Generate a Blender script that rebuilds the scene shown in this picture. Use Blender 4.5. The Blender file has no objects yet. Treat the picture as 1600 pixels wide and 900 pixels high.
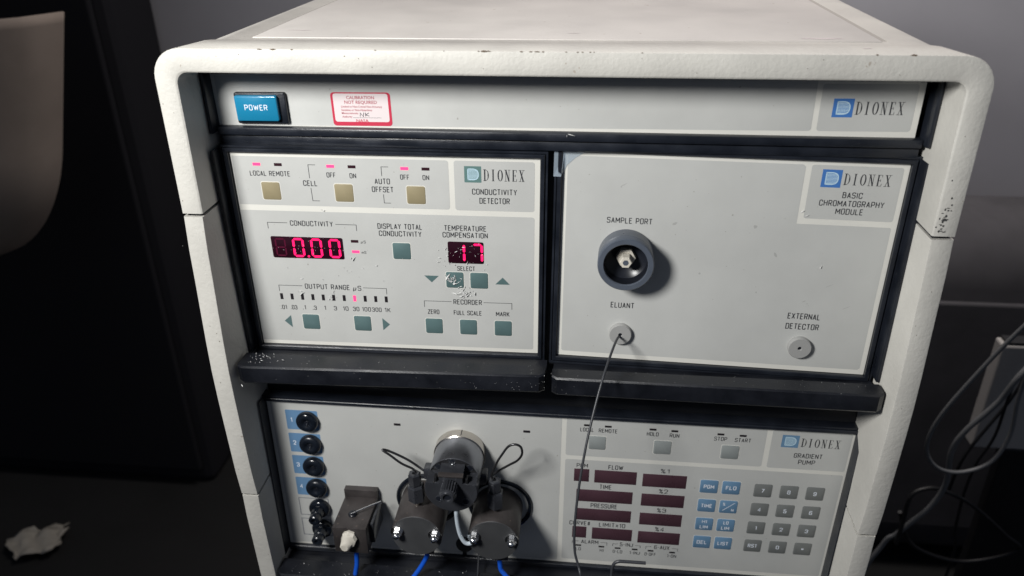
import bpy, bmesh, math, random
from mathutils import Vector, Matrix
random.seed(7)
R = math.radians
S = bpy.context.scene
COL = S.collection

# ------------------------------------------------------------------ camera
cd = bpy.data.cameras.new('camera'); cam = bpy.data.objects.new('camera', cd); COL.objects.link(cam)
RB = [[0.994595139285181, 0.03825011683196992, -0.09652687435439748],
      [0.10335047204754279, -0.45388832525329526, 0.8850446701304147],
      [-0.009959359308663525, -0.89023722499177, -0.4553882897056768]]
cam.matrix_world = Matrix([[RB[i][0], -RB[i][1], -RB[i][2], (0.0354014, -0.5038066, 0.1610315)[i]] for i in range(3)] + [[0, 0, 0, 1]])
cd.sensor_width = 36; cd.lens = 1227.81/1600*36; cd.clip_start = .02; cd.clip_end = 50
cd.dof.use_dof = True; cd.dof.focus_distance = .56; cd.dof.aperture_fstop = 8
S.camera = cam
# ------------------------------------------------------------------ world, lamp, exposure
W = bpy.data.worlds.new('World'); S.world = W; W.use_nodes = True
bg = W.node_tree.nodes['Background']; bg.inputs[0].default_value = (.62, .72, .95, 1); bg.inputs[1].default_value = .10
ld = bpy.data.lights.new('work_lamp', 'SPOT'); lamp = bpy.data.objects.new('work_lamp', ld); COL.objects.link(lamp)
lamp.location = (-.365, -.51, .31)
lamp.rotation_euler = (Vector((.13, .0, -.10)) - lamp.location).to_track_quat('-Z', 'Y').to_euler()
ld.energy = 28; ld.color = (1, .992, .97); ld.shadow_soft_size = .085; ld.spot_size = R(122); ld.spot_blend = 1.0
cl = bpy.data.lights.new('ceiling_lamp', 'AREA'); clo = bpy.data.objects.new('ceiling_lamp', cl); COL.objects.link(clo)
clo.location = (.35, .56, 1.25); cl.shape = 'RECTANGLE'; cl.size = .9; cl.size_y = .25; cl.energy = 20; cl.color = (1, .93, .88)
clo.rotation_euler = (Vector((.55, 1.05, .25)) - clo.location).to_track_quat('-Z', 'Y').to_euler()
S.view_settings.view_transform = 'Standard'; S.view_settings.look = 'None'
S.view_settings.exposure = 0; S.view_settings.gamma = 1
S.render.engine = 'CYCLES'

# ------------------------------------------------------------------ materials
MATS = {}
def mat(name, col, rough=.5, metal=0, bump=0, bscale=400, var=0, vscale=30, emit=None, es=0, alpha=None, spec=.5, coat=0,
        specks=None, dist=.0004):
    m = bpy.data.materials.new(name); m.use_nodes = True; n = m.node_tree; p = n.nodes['Principled BSDF']
    p.inputs['Base Color'].default_value = (*col, 1); p.inputs['Roughness'].default_value = rough
    p.inputs['Metallic'].default_value = metal; p.inputs['Specular IOR Level'].default_value = spec
    p.inputs['Coat Weight'].default_value = coat
    tc = n.nodes.new('ShaderNodeTexCoord')
    def noise(sc, det=3, ro=.6):
        t = n.nodes.new('ShaderNodeTexNoise'); t.inputs['Scale'].default_value = sc; t.inputs['Detail'].default_value = det
        t.inputs['Roughness'].default_value = ro; n.links.new(tc.outputs['Object'], t.inputs['Vector']); return t
    src = None
    if var:
        t = noise(vscale, 5); r = n.nodes.new('ShaderNodeMapRange')
        r.inputs[1].default_value = .3; r.inputs[2].default_value = .7; r.inputs[3].default_value = 1-var; r.inputs[4].default_value = 1+var*.6
        n.links.new(t.outputs[0], r.inputs[0])
        mx = n.nodes.new('ShaderNodeMix'); mx.data_type = 'RGBA'; mx.blend_type = 'MULTIPLY'; mx.inputs[0].default_value = 1
        mx.inputs[6].default_value = (*col, 1); n.links.new(r.outputs[0], mx.inputs[7]); src = mx.outputs[2]
        r2 = n.nodes.new('ShaderNodeMapRange'); r2.inputs[1].default_value = .3; r2.inputs[2].default_value = .7
        r2.inputs[3].default_value = max(.05, rough-.12); r2.inputs[4].default_value = min(1, rough+.12)
        n.links.new(t.outputs[0], r2.inputs[0]); n.links.new(r2.outputs[0], p.inputs['Roughness'])
    if specks:
        sc, thr, scol = specks
        t = noise(sc, 2, .5); g = n.nodes.new('ShaderNodeMapRange'); g.inputs[1].default_value = thr; g.inputs[2].default_value = thr+.02
        n.links.new(t.outputs[0], g.inputs[0])
        mx = n.nodes.new('ShaderNodeMix'); mx.data_type = 'RGBA'; n.links.new(g.outputs[0], mx.inputs[0])
        if src: n.links.new(src, mx.inputs[6])
        else: mx.inputs[6].default_value = (*col, 1)
        mx.inputs[7].default_value = (*scol, 1); src = mx.outputs[2]
    if src: n.links.new(src, p.inputs['Base Color'])
    if bump:
        t = noise(bscale, 3); b = n.nodes.new('ShaderNodeBump'); b.inputs['Strength'].default_value = bump; b.inputs['Distance'].default_value = dist
        n.links.new(t.outputs[0], b.inputs['Height']); n.links.new(b.outputs[0], p.inputs['Normal'])
    if emit:
        p.inputs['Emission Color'].default_value = (*emit, 1); p.inputs['Emission Strength'].default_value = es
    if alpha is not None: p.inputs['Alpha'].default_value = alpha
    MATS[name] = m; return m
mat('cabinet_paint', (.59, .575, .53), .52, bump=.6, bscale=330, var=.13, vscale=14, dist=.0005, specks=(190, .765, (.42, .38, .33)))
mat('cover_paint', (.55, .525, .495), .5, bump=.25, bscale=420, var=.16, vscale=7, dist=.0004, specks=(120, .74, (.36, .31, .26)))
mat('groove_grey', (.36, .34, .31), .7)
mat('chip', (.10, .07, .045), .8)
mat('scuff', (.06, .06, .06), .7)
mat('face_white', (.74, .73, .675), .42, bump=.06, bscale=900, var=.035, vscale=18)
mat('field_grey', (.535, .54, .52), .4, bump=.08, bscale=1100, var=.07, vscale=14, specks=(330, .735, (.35, .34, .31)))
mat('black_plastic', (.0125, .0155, .023), .38, bump=.3, bscale=900, var=.4, vscale=40, specks=(500, .77, (.12, .12, .12)))
mat('black_matt', (.008, .0095, .013), .6, var=.3)
mat('dusty_black', (.009, .0105, .0155), .46, bump=.3, bscale=700, var=.5, vscale=30, specks=(500, .76, (.12, .12, .12)))
mat('print_dark', (.045, .047, .052), .5)
mat('print_white', (.78, .83, .9), .5)
mat('print_grey', (.16, .17, .20), .5)
mat('tan_key', (.30, .255, .155), .38, var=.05)
mat('teal_key', (.10, .165, .167), .36, var=.07, vscale=60)
mat('teal_logo', (.12, .215, .205), .4)
mat('blue_logo', (.06, .185, .50), .4)
mat('blue_key', (.145, .27, .42), .4, var=.06, vscale=60)
mat('blue_pad', (.14, .27, .45), .4, var=.08)
mat('grey_key', (.19, .20, .195), .42, var=.05, vscale=60)
mat('grey_pad', (.30, .325, .32), .4)
mat('logo_light', (.50, .68, .78), .4)
mat('window_dark', (.022, .004, .010), .18)
mat('window_maroon', (.075, .036, .048), .3, var=.12, vscale=40)
mat('segment_off', (.085, .006, .026), .35)
mat('led_dark', (.035, .012, .018), .3)
mat('bar_dark', (.018, .015, .018), .4)
mat('segment_lit', (.3, .01, .05), .4, emit=(1, .006, .11), es=1.75)
mat('led_lit', (.5, .05, .12), .35, emit=(1, .04, .19), es=1.35)
mat('power_blue', (.012, .20, .36), .22, coat=.5, var=.06)
mat('sticker_white', (.74, .66, .66), .4)
mat('sticker_red', (.55, .035, .075), .4)
mat('sticker_ink', (.40, .06, .09), .5)
mat('pen_ink', (.02, .02, .035), .5)
mat('port_grey', (.085, .10, .128), .38, bump=.1, bscale=500, var=.12, vscale=50)
mat('port_black', (.012, .014, .02), .3)
mat('ivory', (.66, .62, .54), .45, var=.1, vscale=120)
mat('disc_grey', (.36, .36, .35), .36, bump=.1, bscale=600, var=.06)
mat('steel', (.62, .58, .53), .22, metal=1, bump=.08, bscale=700)
mat('chrome', (.9, .9, .9), .20, metal=1)
mat('gun_metal', (.050, .053, .062), .24, metal=.3, var=.25, vscale=40)
mat('dark_steel', (.34, .35, .38), .33, metal=.9, bump=.08, bscale=900, var=.2, vscale=30)
mat('anodised', (.066, .058, .057), .42, metal=.3, bump=.15, bscale=900, var=.35, vscale=60, specks=(300, .72, (.22, .17, .14)))
mat('head_face', (.076, .078, .082), .5, metal=.3, bump=.2, bscale=1200, var=.12)
mat('knob_black', (.008, .011, .017), .24, var=.3, vscale=90)
mat('wire_steel', (.07, .07, .075), .3, metal=.8)
mat('capillary', (.038, .040, .046), .4)
mat('tube_white', (.55, .62, .68), .35)
mat('tube_blue', (.01, .10, .60), .3)
mat('tape', (.55, .65, .75), .2, alpha=.33)
mat('crumb', (.62, .62, .61), .5)
mat('wall_paint', (.38, .375, .405), .7, bump=.2, bscale=60, var=.08, vscale=3)
mat('floor_dark', (.006, .006, .006), .85, var=.5, vscale=4)
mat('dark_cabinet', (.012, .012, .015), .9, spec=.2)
mat('cupboard_grey', (.085, .082, .088), .9, spec=.15, var=.3, vscale=6)
mat('brown_board', (.34, .285, .245), .9, spec=.1, var=.2, vscale=5)
mat('paper', (.33, .31, .27), .8, bump=.5, bscale=40)
mat('box_grey', (.42, .40, .38), .6)
mat('cable_grey', (.15, .155, .16), .5)
mat('smudge', (.40, .40, .385), .55)
mat('cable_black', (.007, .007, .008), .5)

# ------------------------------------------------------------------ helpers
def link(name, me, parent=None, m=None, smooth=None):
    o = bpy.data.objects.new(name, me); COL.objects.link(o)
    if m and not me.materials: me.materials.append(MATS[m])
    if smooth:
        me.shade_smooth(); me.set_sharp_from_angle(angle=R(smooth))
    if parent: o.parent = parent
    return o
def obj(name, bm, m, parent=None, smooth=None, recalc=True):
    me = bpy.data.meshes.new(name)
    if recalc: bmesh.ops.recalc_face_normals(bm, faces=bm.faces[:])
    bm.to_mesh(me); bm.free()
    return link(name, me, parent, m, smooth)
def tag(o, label=None, cat=None, group=None, kind=None):
    for k, v in (('label', label), ('category', cat), ('group', group), ('kind', kind)):
        if v: o[k] = v
    return o
def empty(name, loc, label, cat, mtx=None, group=None):
    o = bpy.data.objects.new(name, None); COL.objects.link(o); o.empty_display_size = .02
    o.location = loc
    if mtx: o.rotation_euler = mtx.to_euler()
    return tag(o, label, cat, group)
def box(bm, x0, x1, y0, y1, z0, z1, bev=0, seg=2):
    vs = [bm.verts.new(v) for v in [(x0,y0,z0),(x1,y0,z0),(x1,y1,z0),(x0,y1,z0),(x0,y0,z1),(x1,y0,z1),(x1,y1,z1),(x0,y1,z1)]]
    fs = [bm.faces.new([vs[i] for i in f]) for f in [(3,2,1,0),(4,5,6,7),(0,1,5,4),(1,2,6,5),(2,3,7,6),(3,0,4,7)]]
    if bev:
        es = list({e for f in fs for e in f.edges})
        bmesh.ops.bevel(bm, geom=es, offset=bev, segments=seg, affect='EDGES', profile=.5)
def rrpts(x0, x1, y0, y1, r, n=4):
    if isinstance(r, (int, float)): r = (r,)*4
    out = []
    for (cx, cy, a, q) in ((x1-r[0], y1-r[0], 0, r[0]), (x0+r[1], y1-r[1], 90, r[1]), (x0+r[2], y0+r[2], 180, r[2]), (x1-r[3], y0+r[3], 270, r[3])):
        k = n if q > 0 else 0
        for i in range(k+1):
            t = R(a+90*i/max(k, 1)); out.append((cx+q*math.cos(t), cy+q*math.sin(t)))
            if not k: break
    return out
def loft(bm, loops, close0=True, close1=True, closed=True):
    L = [[bm.verts.new(v) for v in lp] for lp in loops]
    n = len(L[0])
    for a, b in zip(L, L[1:]):
        for i in range(n if closed else n-1):
            bm.faces.new((a[i], a[(i+1) % n], b[(i+1) % n], b[i]))
    if close0: bm.faces.new(L[0][::-1])
    if close1: bm.faces.new(L[-1])
    return L
class Mod:
    """module frame: local mm from the top left corner of the face plate, x right, y down, d towards the viewer"""
    def __init__(s, w, h): s.w, s.h = w, h
    def p(s, x, y, d=0): return ((x-s.w/2)/1000, -d/1000, (s.h/2-y)/1000)
def plate(bm, M, x0, x1, y0, y1, d0, d1, r=0, bev=0, n=4):
    P = lambda e, d: [M.p(a, b, d) for a, b in rrpts(x0+e, x1-e, y0+e, y1-e, max(r-e, 0) if r else 0, n)]
    if bev: loft(bm, [P(0, d0), P(0, d1-bev), P(bev*.4, d1-bev*.3), P(bev, d1)])
    else: loft(bm, [P(0, d0), P(0, d1)])
def sheet(bm, M, pts, d):
    bm.faces.new([bm.verts.new(M.p(x, y, d)) for x, y in pts])
def lathe(bm, M, cx, cy, prof, seg=40, cap0=True, cap1=True):
    loft(bm, [[M.p(cx+r*math.cos(2*math.pi*i/seg), cy+r*math.sin(2*math.pi*i/seg), d) for i in range(seg)] for r, d in prof], cap0, cap1)
def lathez(bm, cx, cy, prof, seg=32):     # vertical axis, metres
    loft(bm, [[(cx+r*math.cos(2*math.pi*(i+.5)/seg), cy+r*math.sin(2*math.pi*(i+.5)/seg), z) for i in range(seg)] for r, z in prof])
def tube(bm, pts, r, seg=10, sub=6, closed=False, r1=None):
    P = [Vector(p) for p in pts]; C = []
    for i in range(len(P)-1):
        a, b, c, d = P[max(i-1, 0)], P[i], P[i+1], P[min(i+2, len(P)-1)]
        for k in range(sub):
            t = k/sub
            C.append(.5*((2*b)+(c-a)*t+(2*a-5*b+4*c-d)*t*t+(3*b-a-3*c+d)*t**3))
    C.append(P[-1]); up = Vector((.3, .5, .8)).normalized(); loops = []
    for i, c in enumerate(C):
        t = (C[min(i+1, len(C)-1)]-C[max(i-1, 0)]).normalized()
        u = (up-t*up.dot(t)).normalized(); v = t.cross(u); up = u
        rr = r if r1 is None else r+(r1-r)*i/(len(C)-1)
        loops.append([tuple(c+u*rr*math.cos(2*math.pi*j/seg)+v*rr*math.sin(2*math.pi*j/seg)) for j in range(seg)])
    loft(bm, loops)

# ---- stroke lettering (squared condensed gothic) ----
q = .21
G = {
'A': (.5, [[(0,0),(.25,.98)], [(.25,.98),(.5,0)], [(.1,.3),(.4,.3)]]),
'B': (.5, [[(0,0),(0,1),(.46,1,q),(.46,.54,.1),(0,.54)], [(.3,.54),(.5,.54,.12),(.5,0,q),(0,0)]]),
'C': (.5, [[(.5,.68),(.5,1,q),(0,1,q),(0,0,q),(.5,0,q),(.5,.32)]]),
'D': (.5, [[(0,0),(0,1),(.5,1,q),(.5,0,q),(0,0)]]),
'E': (.44, [[(.44,1),(0,1),(0,0),(.44,0)], [(0,.53),(.38,.53)]]),
'F': (.44, [[(.44,1),(0,1),(0,0)], [(0,.52),(.38,.52)]]),
'G': (.5, [[(.5,.7),(.5,1,q),(0,1,q),(0,0,q),(.5,0,q),(.5,.48),(.28,.48)]]),
'H': (.5, [[(0,0),(0,1)], [(.5,0),(.5,1)], [(0,.52),(.5,.52)]]),
'I': (.06, [[(.03,0),(.03,1)]]),
'J': (.42, [[(.42,1),(.42,0,q),(0,0,q),(0,.3)]]),
'K': (.5, [[(0,0),(0,1)], [(.48,1),(.02,.42)], [(.17,.6),(.5,0)]]),
'L': (.42, [[(0,1),(0,0),(.42,0)]]),
'M': (.66, [[(0,0),(0,1)], [(.66,0),(.66,1)], [(.02,.96),(.33,.3)], [(.33,.3),(.64,.96)]]),
'N': (.52, [[(0,0),(0,1)], [(.52,0),(.52,1)], [(.02,.93),(.5,.07)]]),
'O': (.5, [[(.25,1),(.5,1,q),(.5,0,q),(0,0,q),(0,1,q),(.25,1)]]),
'P': (.5, [[(0,0),(0,1),(.5,1,q),(.5,.44,q),(0,.44)]]),
'R': (.5, [[(0,0),(0,1),(.5,1,q),(.5,.48,q),(0,.48)], [(.27,.48),(.5,0)]]),
'S': (.5, [[(.5,.80),(.5,1,q),(0,1,q),(0,.53,q),(.5,.53,q),(.5,0,q),(0,0,q),(0,.20)]]),
'T': (.5, [[(.25,0),(.25,1)], [(0,1),(.5,1)]]),
'U': (.5, [[(0,1),(0,0,q),(.5,0,q),(.5,1)]]),
'V': (.5, [[(0,1),(.25,.02)], [(.25,.02),(.5,1)]]),
'W': (.78, [[(0,1),(.2,.02)], [(.2,.02),(.39,.85)], [(.39,.85),(.58,.02)], [(.58,.02),(.78,1)]]),
'X': (.5, [[(0,0),(.5,1)], [(0,1),(.5,0)]]),
'Y': (.5, [[(0,1),(.25,.45),(.5,1)], [(.25,.45),(.25,0)]]),
'Z': (.48, [[(0,1),(.48,1),(0,0),(.48,0)]]),
'1': (.22, [[(0,.82),(.2,1),(.2,0)]]),
'2': (.48, [[(0,.7),(0,1,q),(.48,1,q),(.48,.58,.1),(0,0),(.48,0)]]),
'3': (.48, [[(0,.74),(0,1,q),(.48,1,q),(.48,.54,q),(.14,.54)], [(.25,.54),(.48,.54,q),(.48,0,q),(0,0,q),(0,.26)]]),
'4': (.5, [[(.37,0),(.37,1),(0,.3),(.5,.3)]]),
'5': (.48, [[(.46,1),(.02,1),(.02,.56),(.48,.6,q),(.48,0,q),(0,0,q),(0,.25)]]),
'6': (.48, [[(.46,.78),(.46,1,q),(0,1,q),(0,0,q),(.48,0,q),(.48,.56,q),(0,.56)]]),
'7': (.46, [[(0,1),(.46,1),(.14,0)]]),
'8': (.48, [[(.24,1),(.46,1,q),(.46,.54,.12),(.02,.54,.12),(.02,1,q),(.24,1)], [(.24,.54),(.48,.54,.12),(.48,0,q),(0,0,q),(0,.54,.12),(.24,.54)]]),
'9': (.48, [[(.02,.22),(.02,0,q),(.48,0,q),(.48,1,q),(0,1,q),(0,.44,q),(.48,.44)]]),
'0': (.48, [[(.24,1),(.48,1,q),(.48,0,q),(0,0,q),(0,1,q),(.24,1)]]),
'.': (.06, [[(.03,-.04),(.03,.12)]]),
'-': (.25, [[(0,.5),(.25,.5)]]),
'/': (.5, [[(0,0),(.5,1)]]),
'x': (.42, [[(0,.12),(.42,.78)], [(0,.78),(.42,.12)]]),
'#': (.5, [[(.1,0),(.2,1)], [(.32,0),(.42,1)], [(0,.66),(.5,.66)], [(0,.34),(.5,.34)]]),
'%': (.5, [[(.05,.05),(.45,.95)], [(.09,1),(.2,1,.06),(.2,.7,.06),(0,.7,.06),(0,1,.06),(.09,1)], [(.4,.3),(.5,.3,.06),(.5,0,.06),(.3,0,.06),(.3,.3,.06),(.4,.3)]]),
'u': (.5, [[(-.06,-.28),(.1,.66)], [(.03,.22),(.04,0,.08),(.36,0,.1),(.44,.5)], [(.46,.66),(.36,.06)]]),
'm': (.62, [[(0,0),(0,.6)], [(0,.6),(.31,.6,.1),(.31,0)], [(.31,.6),(.62,.6,.1),(.62,0)]]),
' ': (.2, []),
}
def fillet(pts):
    out = []
    for i, p in enumerate(pts):
        if len(p) == 2 or i in (0, len(pts)-1): out.append(Vector(p[:2])); continue
        a, b, c = Vector(pts[i-1][:2]), Vector(p[:2]), Vector(pts[i+1][:2]); r = p[2]
        r = min(r, (a-b).length*.5, (c-b).length*.5)
        s, e = b+(a-b).normalized()*r, b+(c-b).normalized()*r
        for k in range(5):
            t = k/4; out.append(s*(1-t)**2+b*2*t*(1-t)+e*t*t)
    return out
def ribbon(bm, M, pts, w, d):
    n = len(pts); closed = (Vector(pts[0])-Vector(pts[-1])).length < 1e-6
    P = [Vector(p) for p in pts]; ws = w if isinstance(w, list) else [w]*n; L = []
    for i in range(n):
        if closed: a = P[(i-1) % (n-1)]; c = P[(i+1) % (n-1)] if i < n-1 else P[1]
        else: a = P[max(i-1, 0)]; c = P[min(i+1, n-1)]
        b = P[i]
        t1 = (b-a).normalized() if (b-a).length > 1e-9 else (c-b).normalized()
        t2 = (c-b).normalized() if (c-b).length > 1e-9 else t1
        t = t1+t2; t = t.normalized() if t.length > 1e-6 else t2
        nn = Vector((-t.y, t.x)); k = min(1/max(nn.dot(Vector((-t2.y, t2.x))), .45), 1.9)
        o = nn*ws[i]*.5*k; ext = Vector((0, 0))
        L.append((bm.verts.new(M.p(*(b+o), d)), bm.verts.new(M.p(*(b-o), d))))
    for a, b in zip(L, L[1:]):
        bm.faces.new((a[0], a[1], b[1], b[0]))
def text(bm, M, s, cx, cy, w, h, d, wt=.135, gap=.30, tilt=0):
    tot = sum(G[c][0] for c in s)+gap*(len(s)-1)
    sw = h*wt; sx = (w-sw)/max(tot, .01); sy = h-sw; x = 0
    if len(s) == 1: sx = min(sx, h*1.0)
    if tot < .2: sx = h*.8
    x0 = cx-tot*sx/2
    for c in s:
        gw, st = G[c]
        for pl in st:
            f = fillet(pl)
            if len(f) == 2 and c in 'HINTAEFBPRLDKMUJ1-.X4Y%/x#':
                pass
            ribbon(bm, M, [(x0+(x+p.x)*sx, cy+sy/2-p.y*sy) for p in f], sw, d)
        x += gw+gap
def lines(bm, M, pts, d, w=.38): ribbon(bm, M, pts, w, d)
def curve(a, b, c, n=8): return [tuple(Vector(a)*(1-t)**2+Vector(b)*2*t*(1-t)+Vector(c)*t*t) for t in [i/n for i in range(n+1)]]
def dionex(bm, M, cx, cy, w, h, d):
    cw, gap = .44, .26; tot = 6*cw+5*gap; sx = w/tot; x = cx-w/2; T, H = .17, .055
    def st(pts, ws): ribbon(bm, M, [(x+p[0]*sx, cy+h/2-p[1]*h) for p in pts], [v*h*.62 for v in ws], d)
    def serif(px, py): st([(px-.13, py), (px+.13, py)], [H, H])
    for c in 'DIONEX':
        if c == 'D':
            st([(.1,0),(.1,1)], [T,T])
            pts = curve((.06,.97),(.46,1.0),(.44,.5))+curve((.44,.5),(.46,0),(.06,.03))[1:]
            st(pts, [H+(T-H)*max(0, 1-abs(p[1]-.5)/.42) for p in pts]); serif(.08,.99); serif(.08,.01)
        elif c == 'I': st([(.22,0),(.22,1)], [T,T]); serif(.22,.99); serif(.22,.01)
        elif c == 'O':
            pts = [(.22+.2*math.cos(a), .5+.48*math.sin(a)) for a in [2*math.pi*i/20 for i in range(21)]]
            st(pts, [H+(T-H)*abs(p[0]-.22)/.2 for p in pts])
        elif c == 'N':
            st([(.06,0),(.06,1)], [H,H]); st([(.38,0),(.38,1)], [H,H]); st([(.06,1),(.38,0)], [T,T]); serif(.05,.99); serif(.39,.99); serif(.06,.01)
        elif c == 'E':
            st([(.1,0),(.1,1)], [T,T]); st([(.0,.985),(.4,.985),(.41,.8)], [H,H,H]); st([(.0,.015),(.4,.015),(.43,.22)], [H,H,H]); st([(.1,.5),(.3,.5)], [H,H]); st([(.3,.4),(.3,.6)], [H,H])
        else:
            st([(.06,1),(.38,0)], [T,T]); st([(.38,1),(.06,0)], [H,H])
            for a, b in ((.06,.99),(.38,.99),(.06,.01),(.38,.01)): serif(a, b)
        x += (cw+gap)*sx
def logo(M, parent, x0, x1, y0, y1, d, m, striped=True):
    bm = bmesh.new(); sheet(bm, M, [(x0,y0),(x1,y0),(x1,y1),(x0,y1)], d); a = obj('logo_square', bm, m, parent)
    bm = bmesh.new(); w, h = x1-x0, y1-y0
    def xr(t): return .55+.28*math.sqrt(max(0, 1-abs(2*t-1)**2.4))
    n = 9
    for i in range(n):
        t0 = i/n; t1 = t0+.062; l = .2
        sheet(bm, M, [(x0+w*l, y0+h*(.17+.66*t0)), (x0+w*xr(t0+.03), y0+h*(.17+.66*t0)), (x0+w*xr(t0+.03), y0+h*(.17+.66*t1)), (x0+w*l, y0+h*(.17+.66*t1))], d+.05)
    pts = [(x0+w*xr(t), y0+h*(.17+.66*t)) for t in [i/16 for i in range(17)]]
    ribbon(bm, M, [(x0+w*.2, y0+h*.17)]+pts+[(x0+w*.2, y0+h*.83)], w*.055, d+.06)
    ribbon(bm, M, [(x0+w*.21, y0+h*.15), (x0+w*.21, y0+h*.85)], w*.05, d+.06)
    obj('logo_letter', bm, 'logo_light', parent)
def euler(a, b, c):
    return Matrix.Rotation(c, 3, 'Z') @ Matrix.Rotation(a, 3, 'X') @ Matrix.Rotation(b, 3, 'Y')

# ================================================================== room
bm = bmesh.new(); sheetv = [(-4, 1.05, -1.1), (4, 1.05, -1.1), (4, 1.05, 2.6), (-4, 1.05, 2.6)]
bm.faces.new([bm.verts.new(v) for v in sheetv]); tag(obj('wall', bm, 'wall_paint'), kind='structure')
bm = bmesh.new(); bm.faces.new([bm.verts.new(v) for v in [(-4, -3, -1.1), (4, -3, -1.1), (4, 1.05, -1.1), (-4, 1.05, -1.1)]])
tag(obj('floor', bm, 'floor_dark'), kind='structure')
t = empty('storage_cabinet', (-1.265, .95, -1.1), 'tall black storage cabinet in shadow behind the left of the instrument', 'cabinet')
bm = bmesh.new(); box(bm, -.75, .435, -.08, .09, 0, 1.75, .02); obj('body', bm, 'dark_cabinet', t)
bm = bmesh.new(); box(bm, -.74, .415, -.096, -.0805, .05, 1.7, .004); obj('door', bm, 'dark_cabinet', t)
bm = bmesh.new(); nx, nz = 26, 30; gr = []  # unidentified brown upright, curved so its brightness fades at right and bottom
for i in range(nx+1):
    row = []
    for j in range(nz+1):
        z = .005-.44*j/nz; xe = -.735+.30*z-.24*(1-math.sqrt(max(0, 1-min(max(0, (-z-.20)/.236), 1)**2))); x = -1.45+(xe+1.45)*i/nx; dx = max(0, (x-(xe-.17))/.171); dz = max(0, (-z-.20)/.236)
        y = .50+.13*(1-math.sqrt(max(0, 1-min(dx, 1)**2)))+.12*(1-math.sqrt(max(0, 1-min(dz, 1)**2)))
        row.append(bm.verts.new((x, min(y, .83), z)))
    gr.append(row)
for i in range(nx):
    for j in range(nz): bm.faces.new((gr[i][j], gr[i+1][j], gr[i+1][j+1], gr[i][j+1]))
o = obj('fading_shape', bm, 'brown_board', smooth=80); md = o.modifiers.new('thickness', 'SOLIDIFY'); md.thickness = .004
tag(o, 'brown upright shape rounded to fade into dark, blurred, at the far left edge', 'shape')
bm = bmesh.new(); rng = random.Random(3); nu, nv = 10, 8
gr = [[bm.verts.new((-1.175+.105*i/nu+.02*math.sin(j*.9)*(1 if j in (0, nv) else .3)+rng.uniform(-.005, .005), .575+.085*j/nv+.035*i/nu+rng.uniform(-.006, .006),
       -1.1+.012+.02*abs(math.sin(i*.8+j*.5))*rng.uniform(.5, 1))) for j in range(nv+1)] for i in range(nu+1)]
for i in range(nu):
    for j in range(nv):
        if (i+j) > 2 and (i+j) < nu+nv-3: bm.faces.new((gr[i][j], gr[i+1][j], gr[i+1][j+1], gr[i][j+1]))
o = obj('paper_tissue', bm, 'paper', smooth=60); md = o.modifiers.new('thickness', 'SOLIDIFY'); md.thickness = .002
tag(o, 'crumpled pale tissue lying on the dark floor at lower left', 'tissue')

# right hand clutter
t = empty('junction_box', (.768, .44, -.540), 'grey metal box standing at the right edge behind the cables', 'box')
bm = bmesh.new(); box(bm, -.195, .16, -.012, .012, .0, .165, .003); obj('housing', bm, 'box_grey', t)
bm = bmesh.new(); box(bm, -.19, .155, -.010, .010, .1655, .169, .001); obj('lid', bm, 'cable_black', t)
bm = bmesh.new(); box(bm, -.15, .14, -.010, .010, -.560, -.0005, .003); obj('stand', bm, 'cable_black', t)
t = empty('added_cupboard', (.86, .86, -1.1), 'dark low cupboard added to darken the wall behind the cables at right', 'cupboard')
bm = bmesh.new(); box(bm, -.50, .75, -.10, .16, 0, .75, .11, 8); obj('carcass', bm, 'cupboard_grey', t, 60)  # added unit, its dark front stands in for the wall's fading light
bm = bmesh.new(); box(bm, -.39, .12, -.112, -.1005, .12, .62, .004); obj('door', bm, 'cupboard_grey', t)
bm = bmesh.new(); box(bm, .13, .64, -.112, -.1005, .12, .62, .004); obj('door', bm, 'cupboard_grey', t)
def cable(name, pts, r, m, label, grp=None):
    bm = bmesh.new(); tube(bm, pts, r, 8, 8); tag(obj(name, bm, m, smooth=60), label, 'cable', grp)
cable('cable', [(.5438,.33,-.2747),(.5338,.334,-.2941),(.5077,.338,-.3502),(.4765,.342,-.4296),(.4725,.346,-.4809),(.4925,.35,-.5148),(.5265,.354,-.5251),(.562,.358,-.5088),(.5764,.362,-.4676),(.5739,.366,-.4115),(.5782,.37,-.3575),(.60,.40,-.342)],
      .0026, 'cable_grey', 'grey cable hanging in one wide open loop at the right edge', 'cables beside the instrument')
cable('cable', [(.60,.38,-.341),(.5661,.364,-.3774),(.5533,.368,-.422),(.5283,.372,-.4705),(.5205,.376,-.5086),(.5279,.38,-.5658),(.5201,.384,-.6099),(.5033,.388,-.6445),(.4888,.392,-.674),(.477,.396,-.6977),(.46,.40,-.80),(.5,.42,-1.096)],
      .0036, 'cable_grey', 'thicker grey cable curving down behind the looped one and off to lower left', 'cables beside the instrument')
cable('cable', [(.62,.40,-.343),(.5848,.398,-.40),(.5844,.404,-.4994),(.5746,.408,-.5524),(.5739,.412,-.6131),(.5806,.416,-.6828),(.5915,.42,-.7498),(.6,.45,-1.096)],
      .0020, 'cable_black', 'black cable dropping straight down left of the grey metal box', 'cables beside the instrument')
cable('cable', [(.5484,.405,-.60),(.553,.40,-.53),(.59,.402,-.43),(.60,.405,-.36)], .0022, 'cable_black', 'thin short black cable crossing behind the grey loop', 'cables beside the instrument')
cable('cable', [(.4864,.38,-.6808),(.4894,.384,-.6384),(.4918,.388,-.5985),(.5135,.392,-.5864),(.5402,.396,-.5935),(.5836,.40,-.6191),(.6416,.404,-.6717),(.6693,.408,-.7042),(.6,.41,-.735),(.52,.40,-.70),(.4845,.39,-.63)],
      .0030, 'cable_black', 'thick black cable coiled low at the bottom right corner', 'cables beside the instrument')

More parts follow.
